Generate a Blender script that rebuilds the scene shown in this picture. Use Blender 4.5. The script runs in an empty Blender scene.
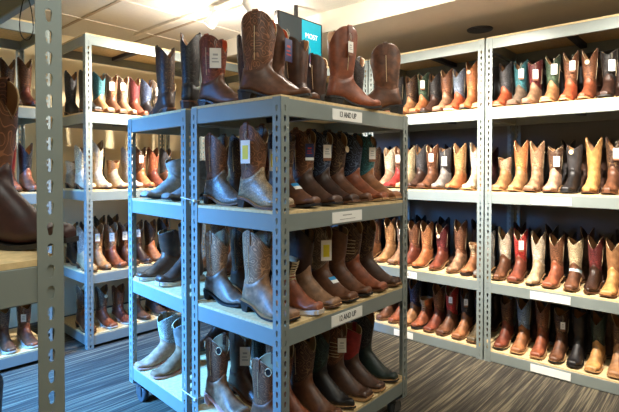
import bpy, bmesh, math, random
from mathutils import Vector, Matrix
random.seed(7)
C = bpy.context.scene.collection
SC = bpy.context.scene

# ------------------------------------------------------------------ camera
F_PX = 476.86; YAW = .7215; PITCH = -.0171
cam_d = bpy.data.cameras.new('camera'); cam = bpy.data.objects.new('camera', cam_d); C.objects.link(cam)
cam_d.sensor_width = 36; cam_d.lens = 36*F_PX/619; cam_d.clip_start = .05
cam_d.shift_y = -(206-177.14)/619
cam.location = (0, 0, 0)
cam.rotation_euler = (math.pi/2+PITCH, 0, YAW-math.pi/2)
SC.camera = cam
SC.view_settings.view_transform = 'Standard'; SC.view_settings.look = 'None'
SC.view_settings.gamma = 1; SC.view_settings.use_curve_mapping = False
SC.view_settings.exposure = 0.33
# ------------------------------------------------------------------ world
w = bpy.data.worlds.new('world'); SC.world = w; w.use_nodes = True
w.node_tree.nodes['Background'].inputs[0].default_value = (.75, .85, 1, 1)
w.node_tree.nodes['Background'].inputs[1].default_value = .10
# ------------------------------------------------------------------ large lights
def area(name, loc, target, sx, sy, power, col):
    l = bpy.data.lights.new(name, 'AREA'); l.shape = 'RECTANGLE'; l.size = sx; l.size_y = sy
    l.energy = power; l.color = col
    o = bpy.data.objects.new(name, l); C.objects.link(o); o.location = loc
    o.rotation_euler = (Vector(target)-Vector(loc)).to_track_quat('-Z', 'Y').to_euler(); return o
def spot(name, loc, target, power, col, angle=75, blend=.8, size=.03):
    l = bpy.data.lights.new(name, 'SPOT'); l.energy = power; l.color = col
    l.spot_size = math.radians(angle); l.spot_blend = blend; l.shadow_soft_size = size
    o = bpy.data.objects.new(name, l); C.objects.link(o); o.location = loc
    o.rotation_euler = (Vector(target)-Vector(loc)).to_track_quat('-Z', 'Y').to_euler(); return o
FLOOR = -1.2694; CEIL = 1.15; SOFF = 1.0
WARM = (.98, 1, .88)
area('window_daylight', (-.62, 2.98, .52), (1.2, 2.65, -1.25), .9, .8, 150, (.10, .39, 1)).data.spread = math.radians(84)  # unseen blue area lamp added for the blue cast from an assumed window
area('ceiling_panel_light', (1.0, -.6, 1.12), (1.0, -.6, 0), 1.2, .6, 6, WARM)  # unseen area lamps added under the ceiling as general fill, no panels modelled
area('ceiling_panel_light', (.15, .45, 1.12), (.3, .7, 0), .5, .5, 15, (.95, 1, .92))  # added fill from above the viewer, for the near post and rolling rack
area('ceiling_panel_light', (2.2, .2, 1.12), (2.3, .2, 0), .6, 1.2, 8, WARM)
area('ceiling_panel_light', (1.5, 3.0, 1.13), (1.5, 3.0, 0), .5, .5, 4, WARM)
HEADS = [(.25, (3.4, .55, -.3), 225), (1.15, (3.4, 1.15, -.3), 225), (1.75, (3.4, 1.75, -.3), 205), (2.35, (3.4, 2.5, 0.1), 60), (2.72, (1.75, 3.9, -.1), 340)]  # heads nearest the viewer are out of view, assumed from the bright wall shelves

# ------------------------------------------------------------------ materials
def lin(c):
    return tuple((v/255/12.92 if v/255 <= .04045 else ((v/255+.055)/1.055)**2.4) for v in c)
def nodemat(name):
    m = bpy.data.materials.new(name); m.use_nodes = True
    nt = m.node_tree; return m, nt, nt.nodes['Principled BSDF']
def simple(name, rgb, rough=.5, metal=0, emit=None, noise=.08, nscale=20, bump=0, spec=.5):
    m, nt, b = nodemat(name)
    c = lin(rgb)
    b.inputs['Roughness'].default_value = rough; b.inputs['Metallic'].default_value = metal
    b.inputs['Specular IOR Level'].default_value = spec
    tc = nt.nodes.new('ShaderNodeTexCoord'); n = nt.nodes.new('ShaderNodeTexNoise')
    n.inputs['Scale'].default_value = nscale; n.inputs['Detail'].default_value = 4
    nt.links.new(tc.outputs['Object'], n.inputs['Vector'])
    r = nt.nodes.new('ShaderNodeValToRGB')
    r.color_ramp.elements[0].position = .3; r.color_ramp.elements[1].position = .7
    r.color_ramp.elements[0].color = (*[v*(1-noise) for v in c], 1)
    r.color_ramp.elements[1].color = (*[min(1, v*(1+noise)) for v in c], 1)
    nt.links.new(n.outputs['Fac'], r.inputs['Fac']); nt.links.new(r.outputs['Color'], b.inputs['Base Color'])
    if bump:
        bp = nt.nodes.new('ShaderNodeBump'); bp.inputs['Strength'].default_value = bump; bp.inputs['Distance'].default_value = .002
        nt.links.new(n.outputs['Fac'], bp.inputs['Height']); nt.links.new(bp.outputs['Normal'], b.inputs['Normal'])
    if emit:
        b.inputs['Emission Color'].default_value = (*lin(emit[0]), 1); b.inputs['Emission Strength'].default_value = emit[1]
    return m
PAL = {  # leather colours
 'tan': (176, 122, 72), 'golden tan': (206, 148, 74), 'orange tan': (196, 112, 54), 'orange': (196, 84, 34), 'cream': (214, 194, 160),
 'brown': (112, 68, 40), 'reddish brown': (126, 58, 34), 'dark brown': (66, 40, 28), 'chocolate': (84, 54, 38), 'black': (30, 27, 28), 'charcoal': (62, 60, 62),
 'grey': (140, 134, 128), 'grey brown': (118, 98, 80), 'pale grey': (176, 170, 160), 'red': (172, 34, 26), 'burgundy': (92, 28, 28), 'teal': (44, 104, 112),
 'green': (54, 74, 54), 'dark green': (30, 48, 42), 'blue': (104, 136, 168), 'navy': (36, 46, 72), 'light brown': (160, 118, 84), 'honey': (186, 132, 78),
 'pinkish tan': (196, 150, 118), 'oxblood': (58, 26, 24), 'blue grey': (98, 112, 130), 'olive brown': (96, 80, 52), 'cognac': (150, 76, 38),
 'rust': (158, 82, 44), 'sand': (192, 164, 124), 'taupe': (128, 108, 92), 'amber': (172, 100, 50), 'caramel': (166, 104, 56)}
STITCH = {'black': (96, 92, 88), 'dark brown': (150, 118, 80), 'chocolate': (160, 128, 90), 'navy': (120, 140, 170)}
_mc = {}
def leather(cname, pat):
    k = (cname, pat)
    if k in _mc: return _mc[k]
    c = lin(PAL[cname]); gy = sum(c)/3; c = tuple(.84*(gy+(v-gy)*.88) for v in c)
    m, nt, b = nodemat('leather ' + cname + ' ' + pat); L = nt.links.new; N = nt.nodes.new
    tc = N('ShaderNodeTexCoord'); n = N('ShaderNodeTexNoise'); n.inputs['Scale'].default_value = 14 if pat != 'distressed' else 26
    n.inputs['Detail'].default_value = 6; L(tc.outputs['Object'], n.inputs['Vector'])
    r = N('ShaderNodeValToRGB'); v = {'distressed': .55, 'suede': .16}.get(pat, .38)
    r.color_ramp.elements[0].position = .32; r.color_ramp.elements[1].position = .7
    r.color_ramp.elements[0].color = (*[x*(1-v) for x in c], 1); r.color_ramp.elements[1].color = (*[min(1, x*(1+v)) for x in c], 1)
    L(n.outputs['Fac'], r.inputs['Fac']); out = r.outputs['Color']
    b.inputs['Roughness'].default_value = {'suede': .9, 'plain': .45, 'stitch': .5, 'reptile': .33, 'distressed': .5}[pat]
    n5 = N('ShaderNodeTexNoise'); n5.inputs['Scale'].default_value = 42; n5.inputs['Detail'].default_value = 5; L(tc.outputs['Object'], n5.inputs['Vector'])
    r5 = N('ShaderNodeValToRGB'); r5.color_ramp.elements[0].position = .35; r5.color_ramp.elements[1].position = .68
    r5.color_ramp.elements[0].color = (.62, .60, .58, 1); r5.color_ramp.elements[1].color = (1.12, 1.12, 1.12, 1); L(n5.outputs['Fac'], r5.inputs['Fac'])
    m5 = N('ShaderNodeMix'); m5.data_type = 'RGBA'; m5.blend_type = 'MULTIPLY'; m5.inputs[0].default_value = .8
    L(out, m5.inputs[6]); L(r5.outputs['Color'], m5.inputs[7]); out = m5.outputs[2]
    b.inputs['Specular IOR Level'].default_value = .2 if pat == 'suede' else .5
    bp = N('ShaderNodeBump'); bp.inputs['Strength'].default_value = .35; bp.inputs['Distance'].default_value = .002
    hsrc = n.outputs['Fac']
    if pat == 'reptile':
        vo = N('ShaderNodeTexVoronoi'); vo.feature = 'DISTANCE_TO_EDGE'; vo.inputs['Scale'].default_value = 95
        L(tc.outputs['Object'], vo.inputs['Vector'])
        rr = N('ShaderNodeValToRGB'); rr.color_ramp.elements[0].color = (.45, .42, .4, 1); rr.color_ramp.elements[1].position = .18
        rr.color_ramp.elements[1].color = (1, 1, 1, 1); L(vo.outputs['Distance'], rr.inputs['Fac'])
        mx = N('ShaderNodeMix'); mx.data_type = 'RGBA'; mx.blend_type = 'MULTIPLY'; mx.inputs[0].default_value = 1
        L(out, mx.inputs[6]); L(rr.outputs['Color'], mx.inputs[7]); out = mx.outputs[2]; hsrc = rr.outputs['Color']
    if pat == 'stitch':
        # embroidered contour lines, mirrored front/back
        sx = N('ShaderNodeSeparateXYZ'); L(tc.outputs['Object'], sx.inputs[0])
        ab = N('ShaderNodeMath'); ab.operation = 'ABSOLUTE'; L(sx.outputs[0], ab.inputs[0])
        ay = N('ShaderNodeMath'); ay.operation = 'ABSOLUTE'; L(sx.outputs[1], ay.inputs[0])
        cx = N('ShaderNodeCombineXYZ'); L(ab.outputs[0], cx.inputs[0]); L(ay.outputs[0], cx.inputs[1]); L(sx.outputs[2], cx.inputs[2])
        n2 = N('ShaderNodeTexNoise'); n2.inputs['Scale'].default_value = 30; n2.inputs['Detail'].default_value = 0; L(cx.outputs[0], n2.inputs['Vector'])
        mu = N('ShaderNodeMath'); mu.operation = 'MULTIPLY'; mu.inputs[1].default_value = 7; L(n2.outputs['Fac'], mu.inputs[0])
        pp = N('ShaderNodeMath'); pp.operation = 'PINGPONG'; pp.inputs[1].default_value = .5; L(mu.outputs[0], pp.inputs[0])
        lt = N('ShaderNodeMath'); lt.operation = 'LESS_THAN'; lt.inputs[1].default_value = .09; L(pp.outputs[0], lt.inputs[0])
        ml = N('ShaderNodeMath'); ml.operation = 'MULTIPLY'; ml.inputs[1].default_value = .55; L(lt.outputs[0], ml.inputs[0])
        sc = lin(STITCH.get(cname, tuple(min(255, int(x*1.35+28)) for x in PAL[cname])))
        mx = N('ShaderNodeMix'); mx.data_type = 'RGBA'; L(ml.outputs[0], mx.inputs[0]); L(out, mx.inputs[6]); mx.inputs[7].default_value = (*sc, 1)
        out = mx.outputs[2]; hsrc = lt.outputs[0]; bp.inputs['Strength'].default_value = .5
    L(hsrc, bp.inputs['Height']); L(bp.outputs['Normal'], b.inputs['Normal'])
    L(out, b.inputs['Base Color'])
    _mc[k] = m; return m
M = {}
M['paint'] = simple('grey enamelled steel', (132, 141, 138), .40, .15, noise=.05, nscale=6)
M['board'] = simple('particle board', (214, 188, 140), .75, noise=.14, nscale=60, bump=.1)
M['card'] = simple('white card', (236, 236, 232), .6, noise=.02)
M['tagcard'] = simple('price tag card', (232, 228, 220), .6, noise=.04)
M['ink'] = simple('dark print', (40, 38, 40), .6, noise=.02)
M['faint'] = simple('faint grey print', (168, 168, 166), .6, noise=.02)
M['band'] = simple('brown tag band', (128, 84, 58), .6)
M['string'] = simple('tag string', (210, 200, 180), .8)
M['lining'] = simple('boot lining', (150, 112, 76), .8, noise=.12)
M['darklining'] = simple('dark boot lining', (60, 42, 32), .8, noise=.12)
M['redlining'] = simple('orange boot lining', (190, 84, 40), .7, noise=.12)
M['sole_black'] = simple('black rubber sole', (26, 24, 24), .55)
M['sole_brown'] = simple('stacked leather sole', (96, 60, 36), .5)
M['sole_tan'] = simple('natural leather sole edge', (178, 136, 92), .5)
M['sole_white'] = simple('pale crepe sole', (206, 192, 176), .6)
M['sole_dark'] = simple('dark leather sole', (48, 34, 28), .45)
M['sole_pink'] = simple('salmon crepe sole', (196, 148, 136), .6)
M['trim_light'] = simple('light piping', (206, 184, 146), .5)
M['trim_dark'] = simple('dark piping', (52, 36, 28), .5)
M['wheel'] = simple('blue grey caster wheel', (66, 72, 78), .4)
M['steel'] = simple('zinc plated steel', (140, 142, 146), .3, .8)
M['navy'] = simple('dark steel', (40, 42, 56), .5, .2)
M['black'] = simple('black plastic', (22, 22, 24), .35)
M['white'] = simple('white enamel', (236, 232, 224), .4)
M['lens'] = simple('lamp lens', (255, 240, 215), .4, emit=((255, 236, 205), 14))
M['red'] = simple('red label', (170, 30, 30), .5)
M['blue'] = simple('blue sticker', (40, 140, 200), .5)
M['navylabel'] = simple('navy label', (30, 40, 90), .5)
M['yellow'] = simple('yellow sticker', (226, 206, 40), .5)
M['turq'] = simple('turquoise and white collar', (160, 200, 206), .5)
M['green'] = simple('green label', (30, 110, 76), .5)
M['ceiling'] = simple('ceiling tile', (226, 219, 206), .9, noise=.03, nscale=40)
M['grid'] = simple('ceiling grid', (232, 222, 206), .6)
M['gridtan'] = simple('shadow gap strip', (176, 158, 134), .7)
M['soffit'] = simple('soffit paint', (208, 199, 182), .9, noise=.02)
M['wallfar'] = simple('cream wall paint', (226, 206, 164), .9, noise=.02, nscale=3)
M['wallright'] = simple('blue grey wall paint', (116, 116, 116), .9, noise=.05, nscale=3)

def carpet():
    m, nt, b = nodemat('striped carpet'); L = nt.links.new; N = nt.nodes.new
    tc = N('ShaderNodeTexCoord'); mp = N('ShaderNodeMapping'); mp.inputs['Scale'].default_value = (1.5, 66, 1)
    L(tc.outputs['Object'], mp.inputs[0])
    n = N('ShaderNodeTexNoise'); n.inputs['Scale'].default_value = 1.25; n.inputs['Detail'].default_value = 3; n.inputs['Roughness'].default_value = .65
    L(mp.outputs[0], n.inputs['Vector'])
    r = N('ShaderNodeValToRGB'); e = r.color_ramp.elements
    e[0].position = .36; e[0].color = (*lin((50, 47, 44)), 1); e[1].position = .5; e[1].color = (*lin((68, 64, 57)), 1)
    a = e.new(.56); a.color = (*lin((84, 78, 67)), 1); a = e.new(.63); a.color = (*lin((110, 102, 85)), 1)
    L(n.outputs['Fac'], r.inputs['Fac'])
    n2 = N('ShaderNodeTexNoise'); n2.inputs['Scale'].default_value = 240; L(tc.outputs['Object'], n2.inputs['Vector'])
    mx = N('ShaderNodeMix'); mx.data_type = 'RGBA'; mx.blend_type = 'MULTIPLY'; mx.inputs[0].default_value = .5
    L(r.outputs['Color'], mx.inputs[6]); L(n2.outputs['Color'], mx.inputs[7])
    mx2 = N('ShaderNodeMix'); mx2.data_type = 'RGBA'; mx2.blend_type = 'ADD'; mx2.inputs[0].default_value = .3
    L(mx.outputs[2], mx2.inputs[6]); L(r.outputs['Color'], mx2.inputs[7]); L(mx2.outputs[2], b.inputs['Base Color'])
    bp = N('ShaderNodeBump'); bp.inputs['Strength'].default_value = .6; bp.inputs['Distance'].default_value = .004
    L(n2.outputs['Fac'], bp.inputs['Height']); L(bp.outputs['Normal'], b.inputs['Normal'])
    b.inputs['Roughness'].default_value = .95; b.inputs['Specular IOR Level'].default_value = .1
    return m
M['carpet'] = carpet()

# ------------------------------------------------------------------ mesh helpers
def bmbox(bm, x0, x1, y0, y1, z0, z1, mi=0, mat=None):
    vs = [bm.verts.new((x, y, z)) for x in (x0, x1) for y in (y0, y1) for z in (z0, z1)]
    if mat is not None:
        for v in vs: v.co = mat @ v.co
    for q in ((0, 1, 3, 2), (4, 6, 7, 5), (0, 4, 5, 1), (2, 3, 7, 6), (0, 2, 6, 4), (1, 5, 7, 3)):
        f = bm.faces.new([vs[i] for i in q]); f.material_index = mi
def bmtube(bm, pts, r, n=6, closed=False, mi=0):
    pts = [Vector(p) for p in pts]; rings = []
    for i, p in enumerate(pts):
        a = pts[i-1] if (i > 0 or closed) else p; b_ = pts[(i+1) % len(pts)] if (i < len(pts)-1 or closed) else p
        t = (b_-a).normalized(); u = t.cross(Vector((0, 0, 1)))
        if u.length < .1: u = t.cross(Vector((1, 0, 0)))
        u.normalize(); v = t.cross(u)
        rr = r[i] if isinstance(r, (list, tuple)) else r
        rings.append([bm.verts.new(p+rr*(math.cos(2*math.pi*k/n)*u+math.sin(2*math.pi*k/n)*v)) for k in range(n)])
    m = len(rings)
    for i in range(m if closed else m-1):
        A, B = rings[i], rings[(i+1) % m]
        for k in range(n):
            f = bm.faces.new((A[k], A[(k+1) % n], B[(k+1) % n], B[k])); f.material_index = mi; f.smooth = True
    if not closed:
        for A in (rings[0], rings[-1]):
            f = bm.faces.new(A); f.material_index = mi
def bmcyl(bm, p0, p1, r0, r1=None, n=24, mi=0):
    r1 = r0 if r1 is None else r1
    bmtube(bm, [p0, p1], [r0, r1], n, False, mi)
def mesh(bm, name):
    bmesh.ops.recalc_face_normals(bm, faces=bm.faces)
    me = bpy.data.meshes.new(name); bm.to_mesh(me); bm.free(); return me
def link(name, me, mats=(), parent=None, loc=None, rot=None):
    o = bpy.data.objects.new(name, me); C.objects.link(o)
    if parent: o.parent = parent
    if loc: o.location = loc
    if rot: o.rotation_euler = rot
    for m in mats:
        if len(me.materials) < len(mats): me.materials.append(m)
    return o
def objlink(name, me, mats, parent, loc=None, rot=None):
    """shared mesh, materials kept on the object"""
    o = bpy.data.objects.new(name, me); C.objects.link(o); o.parent = parent
    while len(me.materials) < len(mats): me.materials.append(None)
    for i, m in enumerate(mats):
        o.material_slots[i].link = 'OBJECT'; o.material_slots[i].material = m
    if loc: o.location = loc
    if rot: o.rotation_euler = rot
    return o
def empty(name, loc, rz=0, label=None, cat=None, group=None):
    o = bpy.data.objects.new(name, None); C.objects.link(o); o.location = loc; o.rotation_euler = (0, 0, rz); o.empty_display_size = .05
    if label: o['label'] = label
    if cat: o['category'] = cat
    if group: o['group'] = group
    return o
def boxobj(name, dims, mat, parent=None, struct=False):
    bm = bmesh.new(); bmbox(bm, *dims); o = link(name, mesh(bm, name), [mat], parent)
    if struct: o['kind'] = 'structure'
    return o
def text_mesh(txt, size, depth=.0006):
    cu = bpy.data.curves.new('lettering', 'FONT'); cu.body = txt; cu.size = size; cu.extrude = depth; cu.align_x = 'CENTER'; cu.align_y = 'CENTER'
    t = bpy.data.objects.new('lettering_source', cu); C.objects.link(t)
    bpy.context.view_layer.update()
    me = bpy.data.meshes.new_from_object(t.evaluated_get(bpy.context.evaluated_depsgraph_get()))
    bpy.data.objects.remove(t); return me

# ------------------------------------------------------------------ room
X0, X1, Y0, Y1 = -.7, 3.76, -2.2, 4.3
boxobj('floor', (X0, X1, Y0, Y1, FLOOR-.05, FLOOR), M['carpet'], struct=True)
boxobj('ceiling', (X0, X1, Y0, Y1, CEIL, CEIL+.05), M['ceiling'], struct=True)
boxobj('wall_right', (X1, X1+.08, Y0, Y1, FLOOR, CEIL), M['wallright'], struct=True)
boxobj('wall_far', (X0, X1, Y1, Y1+.08, FLOOR, CEIL), M['wallfar'], struct=True)
boxobj('wall_near', (X0, X1, Y0-.08, Y0, FLOOR, CEIL), M['wallfar'], struct=True)
bm = bmesh.new()   # unseen left wall; its window opening is assumed, added for the blue light
bmbox(bm, X0-.08, X0, Y0, 1.5, FLOOR, CEIL); bmbox(bm, X0-.08, X0, 3.7, Y1, FLOOR, CEIL)
bmbox(bm, X0-.08, X0, 1.5, 3.7, FLOOR, .1); bmbox(bm, X0-.08, X0, 1.5, 3.7, 1.05, CEIL)
o = link('wall_left', mesh(bm, 'wall_left'), [M['wallfar']]); o['kind'] = 'structure'
bm = bmesh.new()
for d in ((1.5, 3.7, .1, .15), (1.5, 3.7, 1.0, 1.05), (1.5, 1.55, .15, 1.0), (3.65, 3.7, .15, 1.0), (2.58, 2.62, .15, 1.0)):
    bmbox(bm, X0-.06, X0-.01, *d)
o = link('window_1', mesh(bm, 'window_frame'), [M['white']]); o['kind'] = 'structure'  # unseen frame, added with the assumed window opening
boxobj('trim_bulkhead', (2.71, X1, Y0, Y1, SOFF, CEIL), M['soffit'], struct=True)
bm = bmesh.new()
k = -4
for i in range(-5, 4):
    x = 1.60+.61*i
    if X0 < x < 2.7: bmbox(bm, x-.012, x+.012, Y0, Y1, CEIL-.004, CEIL)
o = link('trim_ceiling_grid', mesh(bm, 'grid'), [M['gridtan']]); o['kind'] = 'structure'
bm = bmesh.new()
for i in range(-9, 2):
    y = 3.72+.61*i
    if Y0 < y < Y1: bmbox(bm, X0, 2.71, y-.008, y+.008, CEIL-.005, CEIL)
o = link('trim_ceiling_grid_cross', mesh(bm, 'grid'), [M['grid']]); o['kind'] = 'structure'

# ------------------------------------------------------------------ racks
PW = .044; PITCHH = .0381
_posts = {}
def post_mesh(height):
    k = round(height, 3)
    if k in _posts: return _posts[k]
    bm = bmesh.new(); t = .0022; n = int(height/PITCHH); rest = height-n*PITCHH
    hole = [(.0062, .0045), (.0045, .0100), (0, .0122), (-.0045, .0100), (-.0062, .0045), (-.0034, -.0105), (0, -.0122), (.0034, -.0105)]
    cu = PW/2
    def flange(ax):
        def P(u, z, d):
            return (u, d, z) if ax == 'x' else (d, u, z)
        for i in range(n):
            zc = (i+.5)*PITCHH; hw, hh = PW/2, PITCHH/2
            outer = [(hw, 0), (hw, hh), (0, hh), (-hw, hh), (-hw, 0), (-hw, -hh), (0, -hh), (hw, -hh)]
            L = {}
            for d in (0, t):
                L[d, 'o'] = [bm.verts.new(P(cu+a, zc+b, d)) for a, b in outer]
                L[d, 'h'] = [bm.verts.new(P(cu+a, zc+b, d)) for a, b in hole]
                for j in range(8):
                    q = (j+1) % 8
                    bm.faces.new((L[d, 'o'][j], L[d, 'o'][q], L[d, 'h'][q], L[d, 'h'][j]))
            for j in range(8):
                q = (j+1) % 8
                bm.faces.new((L[0, 'h'][j], L[0, 'h'][q], L[t, 'h'][q], L[t, 'h'][j]))
            for j in (0, 7, 3, 4):   # outer long edges
                q = (j+1) % 8
                bm.faces.new((L[0, 'o'][j], L[0, 'o'][q], L[t, 'o'][q], L[t, 'o'][j]))
        z = n*PITCHH
        if rest > .001:
            bmbox(bm, *((0, PW, 0, t) if ax == 'x' else (0, t, 0, PW)), z, z+rest)
    flange('x'); flange('y')
    bmesh.ops.remove_doubles(bm, verts=bm.verts, dist=1e-5)
    me = mesh(bm, 'post'); me.materials.append(M['paint']); _posts[k] = me; return me
LIP = .066; BT = .011
def rack(name, label, loc, rz, W, D, levels, zbot, group=None, casters=False, cards={}, plates=()):
    """local x along the front, y towards the back; loc z=0 is camera height datum"""
    r = empty(name, (loc[0], loc[1], FLOOR), rz, label, 'shelving rack', group)
    top = levels[0]; H = top-BT-zbot+.004
    pm = post_mesh(H)
    Z = lambda z: z-FLOOR
    for (x, y, a, sx) in ((0, 0, 0, 1), (W, 0, math.pi/2, 1), (W, D, math.pi, 1), (0, D, -math.pi/2, 1)):
        p = bpy.data.objects.new('post', pm); C.objects.link(p); p.parent = r; p.location = (x, y, Z(zbot)); p.rotation_euler = (0, 0, a)
    bms = {}
    for i, z in enumerate(levels):
        bt = Z(z)-BT; bb = bt-LIP
        for nm, d in (('front_beam', (.003, W-.003, .003, .022)), ('rear_beam', (.003, W-.003, D-.022, D-.003)),
                      ('side_beam', (.003, .020, .0225, D-.0225)), ('side_beam', (W-.020, W-.003, .0225, D-.0225))):
            bm = bmesh.new(); bmbox(bm, d[0], d[1], d[2], d[3], bb, bt)
            bmesh.ops.bevel(bm, geom=bm.edges[:], offset=.002, segments=1, affect='EDGES')
            link(nm, mesh(bm, nm), [M['paint']], r)
        bm = bmesh.new(); bmbox(bm, W/2-.02, W/2+.02, .0225, D-.0225, bt-.03, bt-.001)
        link('centre_brace', mesh(bm, 'brace'), [M['navy']], r)
        bm = bmesh.new(); bmbox(bm, .0035, W-.0035, .0035, D-.0035, bt, Z(z))
        link('shelf_board', mesh(bm, 'shelf_board'), [M['board']], r)
        if i in cards:
            cx, cw, txt = cards[i]
            bm = bmesh.new(); bmbox(bm, cx-cw/2, cx+cw/2, -.0005, .0028, bb+.008, bt-.012)
            cd = link('size_card', mesh(bm, 'size_card'), [M['card']], r); cd['label'] = 'white size card' + (' reading ' + txt if txt and txt[0] != '~' else '')
            if txt and txt[0] != '~':
                me = text_mesh(txt, .034); me.materials.append(M['ink'] if casters or txt == '10.5' else M['faint'])
                t = bpy.data.objects.new('lettering', me); C.objects.link(t); t.parent = cd
                t.location = (cx, -.0012, (bb+bt)/2-.001); t.rotation_euler = (math.pi/2, 0, 0); t.scale = (.72, 1, 1)
            elif txt:
                bm = bmesh.new()
                bmbox(bm, cx-.035, cx+.03, -.0009, -.0004, bb+.036, bb+.041); bmbox(bm, cx-.055, cx+.055, -.0009, -.0004, bb+.020, bb+.023)
                link('print', mesh(bm, 'print'), [M['faint']], cd)
    if casters:
        for x, y in ((.05, .05), (W-.05, .05), (W-.05, D-.05), (.05, D-.05)):
            bm = bmesh.new(); zt = Z(zbot)
            bmbox(bm, x-.04, x+.04, y-.04, y+.04, zt-.006, zt)
            bmcyl(bm, (x, y, zt-.03), (x, y, zt-.006), .022)
            for s in (-1, 1): bmbox(bm, x-.022, x+.03, y+s*.021-.002, y+s*.021+.002, .035, zt-.028)
            bmbox(bm, x-.022, x+.026, y-.021, y+.021, zt-.034, zt-.028)
            c = link('caster', mesh(bm, 'caster'), [M['steel']], r)
            bm = bmesh.new(); bmcyl(bm, (x+.008, y-.015, .042), (x+.008, y+.015, .042), .042, n=28)
            bmcyl(bm, (x+.008, y-.018, .042), (x+.008, y+.018, .042), .012, n=16)
            link('wheel', mesh(bm, 'wheel'), [M['wheel']], c)
    return r
RZ = [.8608, .4017, -.149, -.736, -1.189]; LZ = [.9464, .4017, -.149, -.735, -1.17]
CZ = [.2743, -.1584, -.5911, -1.0696]
PI = math.pi
rack('rolling_shelf_rack', 'wide rolling steel rack in the middle with size cards on its beams', (1.2426, 1.2326), 0, .918, .5615, CZ, -1.165, 'rolling racks', True,
     {0: (.408, .21, '13 AND UP'), 1: (.408, .21, '~'), 2: (.408, .22, '12 AND UP')})
rack('rolling_shelf_rack', 'rolling steel rack tied behind the wide one, washed in blue daylight', (1.2993, 2.462), -PI/2-.0789, .6192, .60, CZ, -1.165, 'rolling racks', True)
rack('shelf_rack', 'wall rack against blue-grey wall, shelves of tan and black boots with blank cards', (3.1238, 1.2080), -PI/2, .915, .57, RZ, FLOOR, 'wall racks', False,
     {1: (.375, .235, '11.5'), 2: (.40, .225, '11.5'), 3: (.40, .225, '13'), 4: (.405, .225, '')})
rack('shelf_rack', 'wall rack under the bulkhead beside the black ceiling disc, partly behind rolling rack', (3.1238, 1.2155+.915), -PI/2, .915, .57, RZ, FLOOR, 'wall racks', False,
     {3: (.36, .13, '10.5'), 4: (.315, .16, '')})
rack('shelf_rack', 'wall rack mostly hidden behind the boots on the rolling rack', (3.1238, 2.1400+.915), -PI/2, .915, .57, RZ, FLOOR, 'wall racks')
rack('shelf_rack', 'far rack before the cream wall with cream and brown boots', (1.4653, 3.3595), -.0286, .915, .57, LZ, FLOOR, 'far racks')
rack('shelf_rack', 'far rack in the corner hidden behind the rolling racks', (2.41, 3.333), -.0286, .69, .57, LZ, FLOOR, 'far racks')
rack('shelf_rack', 'far rack seen beyond the big dark boot and the near post', (.325, 3.39), -.0286, .915, .57, LZ, FLOOR, 'far racks')
rack('shelf_rack', 'near rack with one large perforated post close to the viewer', (.356-.915, .912), 0, .915, .57, [.8608, .4017, -.160, -.736, -1.189], FLOOR)

# ------------------------------------------------------------------ boots
def interp(tab, x):
    if x <= tab[0][0]: return tab[0][1:]
    for a, b in zip(tab, tab[1:]):
        if x <= b[0]:
            t = (x-a[0])/(b[0]-a[0]); return tuple(p+(q-p)*t for p, q in zip(a[1:], b[1:]))
    return tab[-1][1:]
def catmull(P, sub):
    out = []; n = len(P)
    for i in range(n-1):
        p0 = P[max(i-1, 0)]; p1 = P[i]; p2 = P[i+1]; p3 = P[min(i+2, n-1)]
        for s in range(sub):
            t = s/sub
            out.append(tuple(.5*((2*b)+(-a+c)*t+(2*a-5*b+4*c-d)*t*t+(-a+3*b-3*c+d)*t**3) for a, b, c, d in zip(p0, p1, p2, p3)))
    out.append(tuple(P[-1])); return out
SOLE_Z = [(-.083, .036), (-.05, .034), (-.02, .030), (.005, .021), (.03, .011), (.06, .003), (.09, 0), (.13, .001), (.165, .006), (.2, .013)]
HW = [(-.083, .010), (-.078, .022), (-.06, .032), (-.03, .034), (0, .029), (.03, .031), (.06, .041), (.09, .0440)]
LENG = {'pointed': .205, 'snip': .202, 'square': .198, 'round': .198}
def foot_w(x, toe):
    if x <= .09: return interp(HW, x)[0]
    t = min(1, (x-.09)/(LENG[toe]-.09))
    k = {'pointed': 1-.86*t**1.7, 'snip': 1-.60*t**2.3, 'square': 1-.26*t**3.5, 'round': math.sqrt(max(0, 1-.80*t**3.6))}[toe]
    return .0440*k
NR = 28
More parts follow.
